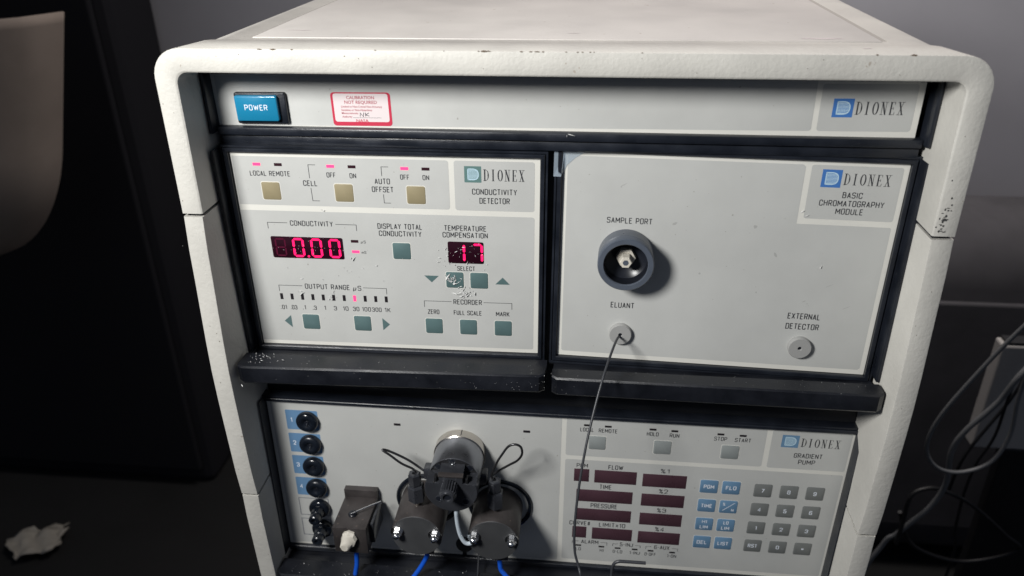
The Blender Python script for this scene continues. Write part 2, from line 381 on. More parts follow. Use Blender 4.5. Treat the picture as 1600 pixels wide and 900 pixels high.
# ================================================================== instrument cabinet
XL, XR, TH = -.236, .256, .0135
cab = empty('instrument_cabinet', (.010, .18, -.50), 'off white stacked instrument cabinet with chipped front edges, housing the three modules', 'cabinet')
def cobj(name, bm, m, smooth=None):       # geometry in world coordinates, parented to the cabinet
    o = obj(name, bm, m, cab, smooth); o.data.transform(Matrix.Translation(-Vector(cab.location))); return o
PROF = [(.08,-.0385),(.0617,-.0385),(.02,-.0390),(-.031,-.0397),(-.034,-.0405),(-.086,-.0430),(-.125,-.0455),(-.16,-.0467),(-.20,-.0455),(-.271,-.0428),(-.2755,-.0420),(-.367,-.0388),(-.52,-.036)]
def yf(z):
    for (z0, y0), (z1, y1) in zip(PROF, PROF[1:]):
        if z <= z0 and z >= z1: return y0+(y1-y0)*(z0-z)/(z0-z1)
    return -.0385
YB = .40
# top cover: an arch extruded front to back
def arch(r, th, ins=0, zb=-.0313, zt=.0757):
    x0, x1 = XL+ins, XR-ins; pts = [(x0, zb)]
    for i in range(1, 7): pts.append((x0, zb+(zt-ins-r-zb)*i/7))
    for cx, a0 in ((x0+r, 180), (x1-r, 90)):
        for i in range(9): t = R(a0-90*i/8); pts.append((cx+r*math.cos(t), zt-ins-r+r*math.sin(t)))
    for i in range(6, 0, -1): pts.append((x1, zb+(zt-ins-r-zb)*i/7))
    pts.append((x1, zb)); return pts
b = .0009
RO, RI = .0315, .0075
i0 = arch(RI, TH, TH+.0004, zt=.0752)
bm = bmesh.new()
L = [[(x, YB, z) for x, z in arch(RO, TH, .0006)], [(x, -.0060, z) for x, z in arch(RO, TH, .0006)], [(x, -.0072, z) for x, z in arch(.0265, TH)], [(x, -.022, z) for x, z in arch(.0225, TH)],
     [(x, yf(z)+b, z) for x, z in arch(.0185, TH)], [(x, yf(z)+b*.3, z) for x, z in arch(.0185-b*.3, TH, b*.3)], [(x, yf(z), z) for x, z in arch(.0185-b, TH, b)],
     [(x, yf(z), z) for x, z in arch(RI+b, TH, TH-b, zt=.0752)], [(x, yf(z)+b*.4, z) for x, z in arch(RI+.3*b, TH, TH-b*.3, zt=.0752)], [(x, yf(z)+b, z) for x, z in i0], [(x, YB, z) for x, z in i0]]
V = loft(bm, L, False, False, closed=False)
for k in (0, -1):
    for a, c in zip(V, V[1:]): pass
    bm.faces.new([l[k] for l in V][::-1] if k == 0 else [l[k] for l in V])
cobj('top_cover', bm, 'cabinet_paint', 40)
# raised cover plate between the two grooves
bm = bmesh.new(); box(bm, -.1875, .2055, .0035, .395, .0735, .07575, .0005); cobj('cover_plate', bm, 'cover_paint', 40)
for x0, x1 in ((-.1893, -.1880), (.2060, .2092)):      # shallow grey filled groove either side of the plate
    bm = bmesh.new(); box(bm, x0, x1, .008, .395, .0735, .07525); cobj('cover_groove', bm, 'groove_grey')
def side(z0, z1, x0, x1):
    bm = bmesh.new(); n = 10; lp = []
    for i in range(n+1):
        z = z0+(z1-z0)*i/n; e = .0012 if i in (0, n) else 0
        y = yf(z)+e
        lp.append([(x0, YB, z), (x0, y+b, z), (x0+b*.3, y+b*.3, z), (x0+b, y, z), (x1-b, y, z), (x1-b*.3, y+b*.3, z), (x1, y+b, z), (x1, YB, z)])
    loft(bm, lp); cobj('side_frame', bm, 'cabinet_paint', 40)
for z0, z1 in ((-.2720, -.0338), (-.50, -.2744)):
    side(z0, z1, XL, XL+TH); side(z0, z1, XR-TH, XR)
for zz in (-.0338, -.2744):       # black strips added so the gaps between stacked sections look shaded
    for x0, x1 in ((XL+.0025, XL+TH-.0012), (XR-TH+.0012, XR-.0025)):
        bm = bmesh.new(); box(bm, x0, x1, yf(zz)+.0035, YB-.004, zz+.0002, zz+.0022); cobj('seam_shade', bm, 'black_matt')
bm = bmesh.new(); box(bm, XL+TH+.0002, XR-TH-.0002, .008, .39, -.498, .0600); cobj('chassis', bm, 'black_matt')
for x0, x1 in ((XL+TH+.0006, XL+TH+.0034), (XR-TH-.0034, XR-TH-.0006)):
    bm = bmesh.new(); box(bm, x0, x1, -.0105, .0078, .0145, .0585, .0008); cobj('side_rail', bm, 'black_plastic', 40)
bm = bmesh.new(); box(bm, XL+TH+.0006, XR-TH-.0006, -.0100, .0078, .0548, .0600, .0008); cobj('top_rail', bm, 'black_plastic', 40)
bm = bmesh.new(); box(bm, XL+TH+.0036, XR-TH-.0036, -.0050, .0078, .0125, .0182, .0012); cobj('bottom_rail', bm, 'black_plastic', 40)
bm = bmesh.new(); box(bm, XL+TH+.0038, XR-TH-.0038, -.0022, .0078, .0052, .0118, .0010); cobj('lower_rail', bm, 'black_plastic', 40)
# chips and scuffs in the paint (thin irregular flakes of bare metal)
rng = random.Random(11)
def flake(bm, c, u, v, a, bb, nrm, k=7):
    ph = rng.random()*6; ring = [bm.verts.new(Vector(c)+Vector(u)*a*math.cos(ph+6.283*i/k)*rng.uniform(.5, 1.1)+Vector(v)*bb*math.sin(ph+6.283*i/k)*rng.uniform(.5, 1.1)+Vector(nrm)*.00012) for i in range(k)]
    bm.faces.new(ring)
bm = bmesh.new(); X, Y, Z = (1, 0, 0), (0, 1, 0), (0, 0, 1); N = (0, -1, 0)
s2 = (0, -.7071, .7071)
for x, l in [(-.166,.0022),(-.158,.0028),(-.146,.0012),(-.095,.0009),(-.054,.0007),(-.0335,.0011),(-.0305,.0035),(-.0275,.002),(-.0085,.0014),(-.003,.0018),(.0008,.0022),(.0042,.001),(.0175,.0009),(.024,.0012),(.027,.0009),(.0315,.0009),(.0335,.0007),(.061,.001),(.2095,.0028),(.190,.0012)]:
    flake(bm, (x, -.0383, .0755), X, (0, .7, .7), l*.8, .0003+.14*l, s2)
for i in range(12):
    x = rng.uniform(XL+.03, XR-.03); flake(bm, (x, yf(.07), rng.uniform(.064, .073)), X, Z, rng.uniform(.0002, .0005), rng.uniform(.0002, .0004), N, 5)
for i in range(16):
    s_ = rng.choice((0, 1)); z = rng.uniform(-.36, .05); x = (XL+rng.uniform(.002, .0115)) if s_ else (XR-rng.uniform(.002, .0115))
    if abs(z+.032) < .004 or abs(z+.273) < .004: continue
    flake(bm, (x, yf(z), z), X, Z, rng.uniform(.0002, .0005), rng.uniform(.0002, .0007), N, 5)
tag(cobj('paint_chip', bm, 'chip'), kind='stuff')
bm = bmesh.new()
for i in range(34):
    z = -.031+.002+abs(rng.gauss(0, .010)); x = XR-TH+.0035+rng.gauss(0, .0013)+(.0018 if z > -.015 else 0)
    if z < .005: flake(bm, (x, yf(z)-.0001, z), X, Z, rng.uniform(.0003, .0012), rng.uniform(.0003, .0010), N, 6)
tag(cobj('scuff_mark', bm, 'scuff'), kind='stuff')
bm = bmesh.new()
for (x, y, a, c_) in [(-.165,.03,.010,.0012),(.02,.025,.006,.0006),(.17,.012,.016,.0022),(.19,-.02,.004,.0008)]:
    flake(bm, (x, y, .0758), X, Y, a, c_, Z, 9)
tag(cobj('smudge_mark', bm, 'sticker_white'), kind='stuff')
MATS['sticker_white']

# ---- power strip
M = Mod(452.3, 35.5)
strip = bpy.data.objects.new('power_panel', None); COL.objects.link(strip); strip.parent = cab
e = euler(R(1.1), R(-.49), R(-.06))
strip.matrix_world = Matrix.Translation(Vector((.0082, 0, .0346-.0010))) @ e.to_4x4()
strip.matrix_parent_inverse = Matrix.Identity(4)
strip.location = Vector((.0082, 0, .0336))-Vector(cab.location); strip.rotation_euler = e.to_euler()
def sub(name, parent):      # a part at the strip's own place, directly under the cabinet
    o = bpy.data.objects.new(name, None); COL.objects.link(o); o.parent = cab; o.location = strip.location; o.rotation_euler = strip.rotation_euler; return o
bm = bmesh.new(); plate(bm, M, -1, 452.8, -3, 35.2, -2, 0); obj('faceplate', bm, 'face_white', strip)
bm = bmesh.new(); sheet(bm, M, rrpts(1.5, 389, -2, 31.3, (1.8, .2, .2, .2)), .10); obj('printed_field', bm, 'field_grey', strip)
bm = bmesh.new(); sheet(bm, M, rrpts(392.4, 449, 1.6, 31.3, 1.8), .10); obj('printed_field', bm, 'field_grey', strip)
logo(M, strip, 400.2, 412.5, 10.6, 22.4, .16, 'blue_logo')
bm = bmesh.new(); dionex(bm, M, 428.2, 16.6, 28, 8.0, .2); obj('lettering', bm, 'print_dark', strip)
sw = sub('power_switch', cab)
bm = bmesh.new(); plate(bm, M, 14.0, 49.2, 8.6, 29.4, .1, 3.0, 1.2, .5); obj('switch_housing', bm, 'black_plastic', sw, 40)
bm = bmesh.new(); plate(bm, M, 15.2, 44.4, 9.9, 27.0, 3.0, 6.2, 1.4, .8); obj('switch_button', bm, 'power_blue', sw, 40)
bm = bmesh.new(); text(bm, M, 'POWER', 29.6, 17.6, 15.8, 3.8, 6.26, .125); obj('lettering', bm, 'print_white', sw)
# ---- calibration sticker
sk = sub('calibration_sticker', cab)
bm = bmesh.new(); sheet(bm, M, rrpts(79.3, 119.6, 8.6, 31.0, 2.2), .22); obj('sticker_border', bm, 'sticker_red', sk)
bm = bmesh.new(); sheet(bm, M, rrpts(80.9, 117.9, 9.4, 28.3, 1.6), .26); obj('sticker_label', bm, 'sticker_white', sk)
def fonttext(lst, name, m, parent):
    bmA = bmesh.new()
    for s, cx, cy, w, h in lst:
        cu = bpy.data.curves.new('tmp', 'FONT'); cu.body = s; cu.size = 1; cu.resolution_u = 2; cu.offset = .012
        oo = bpy.data.objects.new('tmp', cu); COL.objects.link(oo); bpy.context.view_layer.update()
        me = bpy.data.meshes.new_from_object(oo.evaluated_get(bpy.context.evaluated_depsgraph_get()))
        xs = [v.co.x for v in me.vertices]; x0, x1 = min(xs), max(xs)
        for v in me.vertices:
            u = (v.co.x-x0)/(x1-x0); v.co = Vector(M.p(cx-w/2+u*w, cy+h/2-v.co.y*h/.7, .31))
        bmA.from_mesh(me); bpy.data.objects.remove(oo); bpy.data.curves.remove(cu); bpy.data.meshes.remove(me)
    obj(name, bmA, m, parent)
fonttext([('CALIBRATION', 99.4, 12.0, 18.8, 2.1), ('NOT REQUIRED', 99.4, 15.1, 21.9, 2.2), ('Limited to Non-Critical Non-Accuracy', 99.7, 18.0, 27.6, 1.4),
          ('Sensitive or Non-Hazardous', 96.2, 20.3, 20.9, 1.4), ('Measurements', 91.4, 22.4, 11.2, 1.35), ('Authority', 89.3, 24.8, 6.8, 1.35)], 'lettering', 'sticker_ink', sk)
fonttext([('NASA', 99.4, 27.0+.5, 8.4, 2.0)], 'lettering', 'sticker_red', sk)
bm = bmesh.new(); lines(bm, M, [(93.2, 25.5), (112.6, 25.5)], .3, .2)
for pl in ([(98.2,24.6),(98.4,22.2),(100.3,24.7),(100.8,22.0)], [(102.0,22.0),(101.9,24.5)], [(104.2,22.2),(102.0,23.6),(104.4,24.3)]): lines(bm, M, pl, .33, .42)
obj('handwriting', bm, 'pen_ink', sk)

# ================================================================== modules
def module(name, w, h, loc, rot, label):
    t = empty(name, loc, label, 'instrument module', euler(*[R(a) for a in rot])); return Mod(w, h), t
def faceplate(M, t, fields, m='field_grey'):
    bm = bmesh.new(); plate(bm, M, 0, M.w, 0, M.h, -2.5, 0, .6, .15); fp = obj('faceplate', bm, 'face_white', t)
    for pts in fields:
        bm = bmesh.new(); sheet(bm, M, pts, .09); obj('printed_field', bm, m, fp)
    return fp
def bezel(M, t, lft=6.6, rgt=6.6, top=6.4, bot=6.5, raill=True, railr=True):
    bm = bmesh.new()
    def ring(w0, w1, prof, l, r, tt, bb):
        # rectangular picture-frame profile, prof = (offset 0..1 across width, depth)
        lps = []
        for f, d in prof:
            lps.append([M.p(x, y, d) for x, y in [(-.15-l*f, -.15-tt*f), (M.w+.15+r*f, -.15-tt*f), (M.w+.15+r*f, M.h+.15+bb*f), (-.15-l*f, M.h+.15+bb*f)]])
        loft(bm, lps, False, False)
    ring(0, 1, [(0, -2.5), (0, 2.6), (.10, 3.2), (.5, 3.2), (.58, 2.8), (.62, 1.4), (.70, 1.3), (.74, 2.2), (1, 2.2), (1, -6)], lft, rgt, top, bot)
    obj('bezel', bm, 'black_plastic', t, 30)
def rail(M, t, x0, x1, y0, y1, d, cut=4):
    bm = bmesh.new(); a = [(x0, y0+cut), (x0+(cut*.4 if x0 < 0 else 0), y0), (x1-(0 if x0 < 0 else cut*.4), y0), (x1, y0+cut), (x1, y1), (x0, y1)]
    loft(bm, [[M.p(x, y, -6) for x, y in a], [M.p(x, y, d-.6) for x, y in a], [M.p(x+(.4 if x == x0 else -.4), y, d) for x, y in a]])
    obj('side_rail', bm, 'black_plastic', t, 30)
def ledge(t, x0, x1, ztop, yfr0, yfr1, hh=.0135, inset=True, chamf=.004):
    """black shelf under a module: world coordinates, then moved into the module's frame"""
    bm = bmesh.new(); lp = []
    for x, yy, e in ((x0, yfr0, 1), (x0+chamf, yfr0, 0), (x1-chamf, yfr1, 0), (x1, yfr1, 1)):
        s_ = chamf*.8*e
        lp.append([(x, .0, ztop-.0075), (x, -.019, ztop-.0065), (x, -.0200, ztop-.001), (x, -.0212, ztop), (x, yy+.0012+s_, ztop+.0006), (x, yy+s_, ztop-.0006), (x, yy+s_, ztop-hh+.001),
                   (x, yy+.0015+s_, ztop-hh-.0008), (x, -.015, ztop-hh-.004), (x, .0, ztop-hh-.005)])
    loft(bm, lp)
    bm.transform(t.matrix_basis.inverted()); return obj('ledge', bm, 'dusty_black', t, 35)
def key(M, t, x0, x1, y0, y1, m, name='button', halo=True, d=.45):
    bm = bmesh.new(); plate(bm, M, x0, x1, y0, y1, .05, d, 1.3, .18)
    o = obj(name, bm, m, t, 40)
    if halo:
        bm = bmesh.new(); sheet(bm, M, rrpts(x0-.5, x1+.5, y0-.5, y1+.5, 1.6), .13); obj('key_border', bm, 'face_white', o)
    return o
def bar(M, t, cx, cy, w, h, m, name='indicator'):
    bm = bmesh.new(); plate(bm, M, cx-w/2, cx+w/2, cy-h/2, cy+h/2, .05, .2); return obj(name, bm, m, t)

# ---------------- conductivity detector
M, det = module('conductivity_detector', 213.6, 155.5, (-.1070, 0, -.0771), (1.52, .47, 1.56), 'grey detector module with tan and teal buttons and glowing red digits')
fp = faceplate(M, det, [rrpts(1.2, 151.2, 3.3, 39.1, (1.8, .3, .3, 1.8)), rrpts(155, 209.8, 3.3, 39.4, 1.8), rrpts(.6, 210, 43.4, 152.2, (1.8, .3, .3, 1.8))])
bezel(M, det, 5.2, 5.0, 4.6, 6)
rail(M, det, -8.6, -5.6, -3.5, 158, 11.5, 3)
ledge(det, -.2195, .0067, -.1508, -.0415, -.0345)
logo(M, det, 162, 173.6, 7.0, 18.7, .16, 'teal_logo')
bm = bmesh.new(); dionex(bm, M, 188.9, 13.2, 27.3, 8.2, .2)
for a in [('LOCAL REMOTE',26.5,15.6,28.5,3.8),('OFF',69.6,15.7,6.4,3.76),('ON',84.8,15.9,4.6,3.76),('CELL',54.1,22.1,10,4.2),('AUTO',105,19.4,10.7,4.2),('OFFSET',104.8,25.4,15.2,4.2),
          ('OFF',120.9,16,6.4,3.76),('ON',135.5,16,4.6,3.76),('CONDUCTIVITY',51,52.7,31.2,4.2),('DISPLAY TOTAL',114.7,53.1,32,4.3),('CONDUCTIVITY',114.6,58.7,30.7,4.3),
          ('TEMPERATURE',161.3,53.1,30,4.3),('COMPENSATION',161.1,58.4,32.2,4.3),('CONDUCTIVITY',182.4,25.3,30.9,4.4),('DETECTOR',182.4,31.9,21,4.4),('SELECT',161,84.9,13,3.8),
          ('RECORDER',161.2,112.8,21.2,4.3),('ZERO',135.3,122,8.7,4),('FULL SCALE',161,122,21,4),('MARK',187.2,122,10.2,4),('OUTPUT RANGE',56.5,103.8,34,4.4),('uS',79,104.1,6.2,4.2),
          ('uS',87.3,66.0,3.6,2.2),('mS',87.0,74.3,3.4,2.2),('.01',20.7,122.5,4.9,3.8),('.03',28.6,122.4,5.2,3.8),('.1',36.6,122.2,2.6,3.8),('.3',44.6,122.2,3.2,3.8),('1',52.7,122,1.5,3.8),('3',60.6,122,2.4,3.8),
          ('10',68.5,122,4.2,3.8),('30',76.5,122,4.8,3.8),('100',84.4,122,6.8,3.8),('300',92.3,122,7.2,3.8),('1K',100.5,122,4.6,3.8)]: text(bm, M, *a, .18)
for pl in ([(59.2,8.6),(54.2,8.6),(54.2,18.4)], [(54.2,25.6),(54.4,35.1),(59.4,35.1)], [(109.9,8.9),(105,8.9),(105,15.6)], [(105.1,29),(105.2,35.4),(109.9,35.4)],
           [(18.9,57.4),(18.9,52.6),(33.4,52.6)], [(68.4,52.8),(83.4,52.8),(83.4,57.5)], [(128.8,118.1),(128.8,112.8),(149.2,112.8)], [(173,112.7),(194,112.6),(194,117.9)],
           [(19.6,108.6),(19.6,103.6),(37.6,103.6)], [(83.6,103.6),(101,103.6),(101,108.5)]): lines(bm, M, pl, .18)
obj('lettering', bm, 'print_dark', fp)
for x, y, lit in ((18,9,1),(33.1,9,0),(69.7,9.4,1),(84.6,9.4,0),(121,9.8,1),(135.6,9.8,0),(81,65.7,0),(81,74,1)):
    o = bar(M, det, x, y, 5.4, 2.1, 'led_lit' if lit else 'led_dark')
    if lit: o['label'] = 'lit pink red indicator'
for i in range(11):
    o = bar(M, det, 20.5+7.97*i, 113.1-.03*i, 2.2, 5, 'led_lit' if i == 7 else 'bar_dark', 'range_bar')
    if i == 7: o['label'] = 'lit pink red range bar'
for x, y in ((19.1, 21.9), (70.9, 22.1), (121.5, 22.4)):
    o = key(M, det, x, x+13, y, y+13.1, 'tan_key'); o['label'] = 'tan button'
for x, y in ((108.4,65.9),(146,88),(163.8,88),(128.8,127.9),(154.8,127.9),(181,127.9),(34.1,128.1),(74,128)):
    key(M, det, x, x+12.9, y, y+12.9, 'teal_key')
for pts in ([(130,91.5),(140.7,91.5),(135.3,97)], [(187.4,91.3),(182,97),(192.6,97)], [(19.7,134.6),(25.3,129.4),(25.3,140.2)], [(101.3,134.5),(95.8,129.2),(95.8,139.9)]):
    bm = bmesh.new(); sheet(bm, M, pts, .2); obj('arrow_mark', bm, 'teal_key', fp)
def window(M, t, x0, x1, y0, y1, m='window_dark', name='display', r=1.3):
    bm = bmesh.new(); plate(bm, M, x0, x1, y0, y1, .05, .25, r, .08); return obj(name, bm, m, t, 40)
def seg7(M, parent, x, y, w, h, on, allsegs=True, sw=1.35, slant=.0):
    a, c = sw/2, h/2
    def P(u, v): return (x+u+slant*(h-v), y+v)
    S7 = {'a': [(a, a), (w-a, a)], 'b': [(w-a, a), (w-a, c)], 'c': [(w-a, c), (w-a, h-a)], 'd': [(a, h-a), (w-a, h-a)], 'e': [(a, c), (a, h-a)], 'f': [(a, a), (a, c)], 'g': [(a, c), (w-a, c)]}
    for k, (p, q_) in S7.items():
        if k not in on and not allsegs: continue
        p, q_ = Vector(P(*p)), Vector(P(*q_)); u = (q_-p).normalized(); v = Vector((-u.y, u.x)); g = .25; e0 = p+u*g; e1 = q_-u*g
        bm = bmesh.new(); sheet(bm, M, [e0+u*0, e0+u*a+v*a, e1-u*a+v*a, e1, e1-u*a-v*a, e0+u*a-v*a], .30 if k in on else .28)
        obj('digit_segment', bm, 'segment_lit' if k in on else 'segment_off', parent)
win = window(M, det, 19.3, 72.3, 63.4, 80.6)
seg7(M, win, 22.0, 64.9, 8.0, 14.2, '', True, 1.1)
for x in (34.9, 48.2, 61.6): seg7(M, win, x, 64.3, 8.6, 15.3, 'abcdef', False, 1.7)
bm = bmesh.new(); lathe(bm, M, 45.9, 78.8, [(.9, .2), (.9, .3)], 12); obj('decimal_point', bm, 'segment_lit', win)
win = window(M, det, 148.3, 174.1, 63.6, 80.8)
seg7(M, win, 150.2, 64.7, 10.6, 15.2, 'bc', False, 1.7); seg7(M, win, 165.6, 64.7, 8.0, 15.2, 'abc', False, 1.7, -.0)

# ---------------- chromatography module
M, bcm = module('chromatography_module', 221.3, 156.6, (.1251, 0, -.0756), (-1.78, .6, -1.25), 'plain grey module with round sample port and two small discs')
fp = faceplate(M, bcm, [[(3.3,3.1),(155.6,3.1),(157.2,4.5),(157.2,43.8),(217,43.8),(217.8,44.6),(217.8,151.4),(216.4,152.8),(4.5,152.8),(3.3,151.6)], rrpts(161, 217.8, 3, 39.8, 1.6)])
bezel(M, bcm, 5.2, 5.0, 5.0, 6)
rail(M, bcm, 224.6+1.9, 229.3, -3.5, 155, 12.0, 5)
ledge(bcm, .0118, .2405, -.1520, -.0345, -.0365)
logo(M, bcm, 168.2, 180.6, 5.8, 17.8, .16, 'blue_logo')
bm = bmesh.new(); dionex(bm, M, 196.6, 11.9, 28.4, 7.6, .2)
for a in [('BASIC',189.4,22.6,12.6,4.2),('CHROMATOGRAPHY',189.8,28.4,41,4.2),('MODULE',189.3,33.9,17.5,4.2),('SAMPLE PORT',47,47.4,30.9,4.3),('ELUANT',46.3,112.2,16.9,4.6),('EXTERNAL',173,112.6,22.2,4.7),('DETECTOR',173,120.7,22.8,4.7)]:
    text(bm, M, *a, .18)
obj('lettering', bm, 'print_dark', fp)
bm = bmesh.new(); rng = random.Random(21)
for sx, sy, a_, b_ in ((77.5,48,2.2,1.0),(131,47.5,1.6,1.6),(147,67,1.0,2.2),(41.5,22,2.6,.35),(40,23.5,.6,.6),(171,101,1.6,.35),(173.5,102.6,.4,.4),(174.5,104,.35,.35),(200,104,3.4,.28),(98,84,.9,.9),(44.8,91,.9,.5),(138,96,.7,.7),(186,88,3,.2)):
    k = 9; ph = rng.random()*6; an = -.5
    P = []
    for i in range(k):
        u = a_*math.cos(6.283*i/k)*rng.uniform(.6, 1.1); v = b_*math.sin(6.283*i/k)*rng.uniform(.6, 1.1)
        P.append((sx+u*math.cos(an)-v*math.sin(an), sy+u*math.sin(an)+v*math.cos(an)))
    sheet(bm, M, P, .12)
tag(obj('smudge_mark', bm, 'smudge', fp), kind='stuff')
port = bpy.data.objects.new('sample_port', None); COL.objects.link(port); port.parent = bcm
cx, cy = 46.0, 72.6
bm = bmesh.new(); lathe(bm, M, cx, cy, [(18.9, 0), (19.1, 1), (19.1, 12.6), (18.7, 12.9), (18.7, 13.3), (19.2, 13.6), (19.2, 18.3), (18.5, 19.2), (15.3, 19.2), (14.8, 18.6), (14.7, 4)], 72, True, False); obj('port_ring', bm, 'port_grey', port, 40)
bm = bmesh.new(); lathe(bm, M, cx, cy, [(14.65, 18), (14.6, 8), (9, 3.2), (5, 2.9)], 56, False, True); obj('port_cup', bm, 'port_black', port, 40)
bm = bmesh.new(); lathe(bm, M, cx+.1, cy-.3, [(7.2, 3), (6.8, 7.2), (6, 7.6), (5.2, 7.6)], 6); lathe(bm, M, cx, cy-.2, [(4.6, 7), (4.4, 15.0), (3.9, 15.6), (2.2, 15.6), (2.0, 12)], 6, True, True); obj('port_fitting', bm, 'ivory', port, 30)
bm = bmesh.new(); lathe(bm, M, cx, cy-.2, [(1.95, 15.65), (1.9, 15.7)], 14); obj('fitting_bore', bm, 'port_grey', port)
for x, y, n in ((46.2, 134.7, 'eluant'), (173.2, 136.5, 'external')):
    dd = bpy.data.objects.new('port_disc', None); COL.objects.link(dd); dd.parent = bcm
    bm = bmesh.new(); lathe(bm, M, x, y, [(8.1, 0), (8.1, 3.4), (7.6, 4), (1.6, 4), (1.2, 3.2)], 44); obj('disc', bm, 'disc_grey', dd, 40)
    bm = bmesh.new(); lathe(bm, M, x, y, [(1.15, 3.2), (1.1, 3.25)], 14); obj('bore', bm, 'port_black', dd)
# strip of clear tape folded over the top left corner
bm = bmesh.new()
T_ = [(-5.6,-4.9,3.6),(14.2,-5.4,3.6),(14.5,-.6,3.3),(13.2,1.4,.5),(8.4,4.4,.4),(3.0,9.6,.45),(.6,14.5,.6),(-.8,17.2,3.3),(-5.9,17.0,3.6)]
c0 = bm.verts.new(M.p(1.0, 1.0, 1.6)); vs = [bm.verts.new(M.p(*p)) for p in T_]
for a, c_ in zip(vs, vs[1:]+vs[:1]): bm.faces.new((c0, a, c_))
o = obj('clear_tape', bm, 'tape', bcm); md = o.modifiers.new('thickness', 'SOLIDIFY'); md.thickness = .0001

# ---------------- gradient pump
M, pump = module('gradient_pump', 464.3, 155.7, (.0108, 0, -.2871), (-.03, .62, .6), 'wide lower pump module with round pump heads, maroon windows and keypad')
fp = faceplate(M, pump, [rrpts(2.7, 239.4, 1.6, 153.3, 1.2), rrpts(243.2, 397.4, 1.4, 38.1, 1.8), rrpts(401.6, 461.2, 1.8, 38.4, 1.8), rrpts(243.2, 461.2, 42.0, 151.4, 1.8)])
bezel(M, pump, 3.2, 3.0, 5.2, 6)
for a in ((-1.0, -.15), (463.0, 463.8)): rail(M, pump, a[0], a[1], -5, 158, 13.0, .8)
ledge(pump, -.2210, .2400, -.3625, -.0400, -.0400)
logo(M, pump, 409.4, 422.3, 5.9, 17.6, .16, 'blue_key')
bm = bmesh.new(); dionex(bm, M, 438.8, 12.4, 28.6, 8.0, .2)
for a in [('GRADIENT',431.5,25,21.7,4.6),('PUMP',431.3,31.2,12.9,4.6),('LOCAL',259.4,11.8,10.7,3.9),('REMOTE',275.9,11.9,14.7,3.9),('HOLD',310.7,12.4,9.2,3.9),('RUN',327.6,12.7,7.5,3.9),('STOP',363.1,13.2,9.9,3.9),('START',380.2,13.4,12.4,3.9),
          ('PGM',257.1,47.8,9.1,4.2),('FLOW',284.1,48,11.9,4.6),('%1',323.6,48.6,7,4.4),('TIME',277,68.8,9.9,4.7),('%2',324,69.6,7.2,4.6),('PRESSURE',276.8,89.3,22.1,4.8),('%3',324.2,90,7.4,4.6),
          ('CURVE#',257.6,109.5,17.6,4.7),('LIMITx10',284.7,109.8,22,4.7),('%4',324.4,110.7,7.5,4.6),('ALARM',266.9,130.2,14.7,4.4),('5-INJ',298.1,130.6,11.1,4.4),('6-AUX',328,131,13,4.4),
          ('LO',257.4,139,4.4,3.6),('HI',277.5,139,3.4,3.6),('0-LD',291,139.2,8.1,3.6),('1-INJ',305.6,139.4,8.9,3.6),('0-OFF',318.9,139.6,9.6,3.6),('1-ON',337,140,7.8,3.6)]: text(bm, M, *a, .16)
for pl in ([(252,132.8),(252,130),(257.4,130)],[(276.2,130),(281.5,130),(281.5,132.9)],[(286.5,133.1),(286.5,130.4),(290.8,130.4)],[(305.3,130.6),(309.8,130.8),(309.8,133.5)],[(314.6,133.7),(314.6,130.8),(319.2,130.8)],[(336.6,131.2),(341.4,131.4),(341.4,134.3)]): lines(bm, M, pl, .18)
obj('lettering', bm, 'print_dark', fp)
for x, y in ((259.4,7.5),(275.8,7.7),(310.6,8),(327.4,8.4),(362.8,8.9),(379.8,9.1)): bar(M, pump, x, y, 5.2, 1.8, 'bar_dark')
for x, y in ((106.7,17.6),(211.7,17.1)): bar(M, pump, x, y, 5.4, 2.2, 'bar_dark')
for x, y in ((257.2,134.8),(277,134.8),(290.9,135.2),(305.4,135.3),(318.9,135.6),(337.1,135.9)): bar(M, pump, x, y, 4.8, 1.7, 'bar_dark')
for x0, x1, y0, y1 in ((250.8,263,51.3,64.2),(267.4,301.4,51.5,64.6),(306.3,341.4,52.3,65.4),(253.4,299.5,72.6,85.3),(306.7,341.5,73,85.9),(254,299.6,93,105.7),(306.8,341.5,93.6,106.5),(251.5,263.4,113.3,125.8),(268.2,301.9,113.5,126.3),(306.9,341.8,114,127)):
    window(M, pump, x0, x1, y0, y1, 'window_maroon', 'display_window', .2)
for x, y in ((261.1,17.5),(312.4,18.3),(364.8,19)): key(M, pump, x, x+13.6, y, y+13.1, 'grey_pad')
def legend(o, lst, d=.57):
    bm = bmesh.new()
    for a in lst: text(bm, M, *a[:-1], d, a[-1])
    obj('lettering', bm, 'print_white', o)
for j, row in enumerate([('PGM', 'FLO'), ('TIME', None), ('HI LIM', 'LO LIM'), ('DEL', 'LIST')]):
    for i, s_ in enumerate(row):
        x0 = 352.5+17.5*i+.25*j; y0 = 54.7+20*j; cx, cy = x0+7.1, y0+6.6
        o = key(M, pump, x0, x0+14.2, y0, y0+13.2, 'blue_key', 'key')
        if s_ is None:
            bm = bmesh.new(); text(bm, M, '%', cx-3.7, cy-2.8, 2.8, 3, .57, .16); text(bm, M, 'N', cx+3.6, cy+3, 2.6, 3, .57, .16); lines(bm, M, [(cx-4.5, cy+4), (cx+4.8, cy-4.6)], .57, .55); obj('lettering', bm, 'print_white', o)
        elif ' ' in s_: legend(o, [(s_[:2], cx, cy-2.9, 4.2, 3.6, .17), ('LIM', cx, cy+2.9, 6.6, 3.7, .17)])
        else: legend(o, [(s_, cx, cy, {3: 8.4, 4: 9}[len(s_)], 4, .17)])
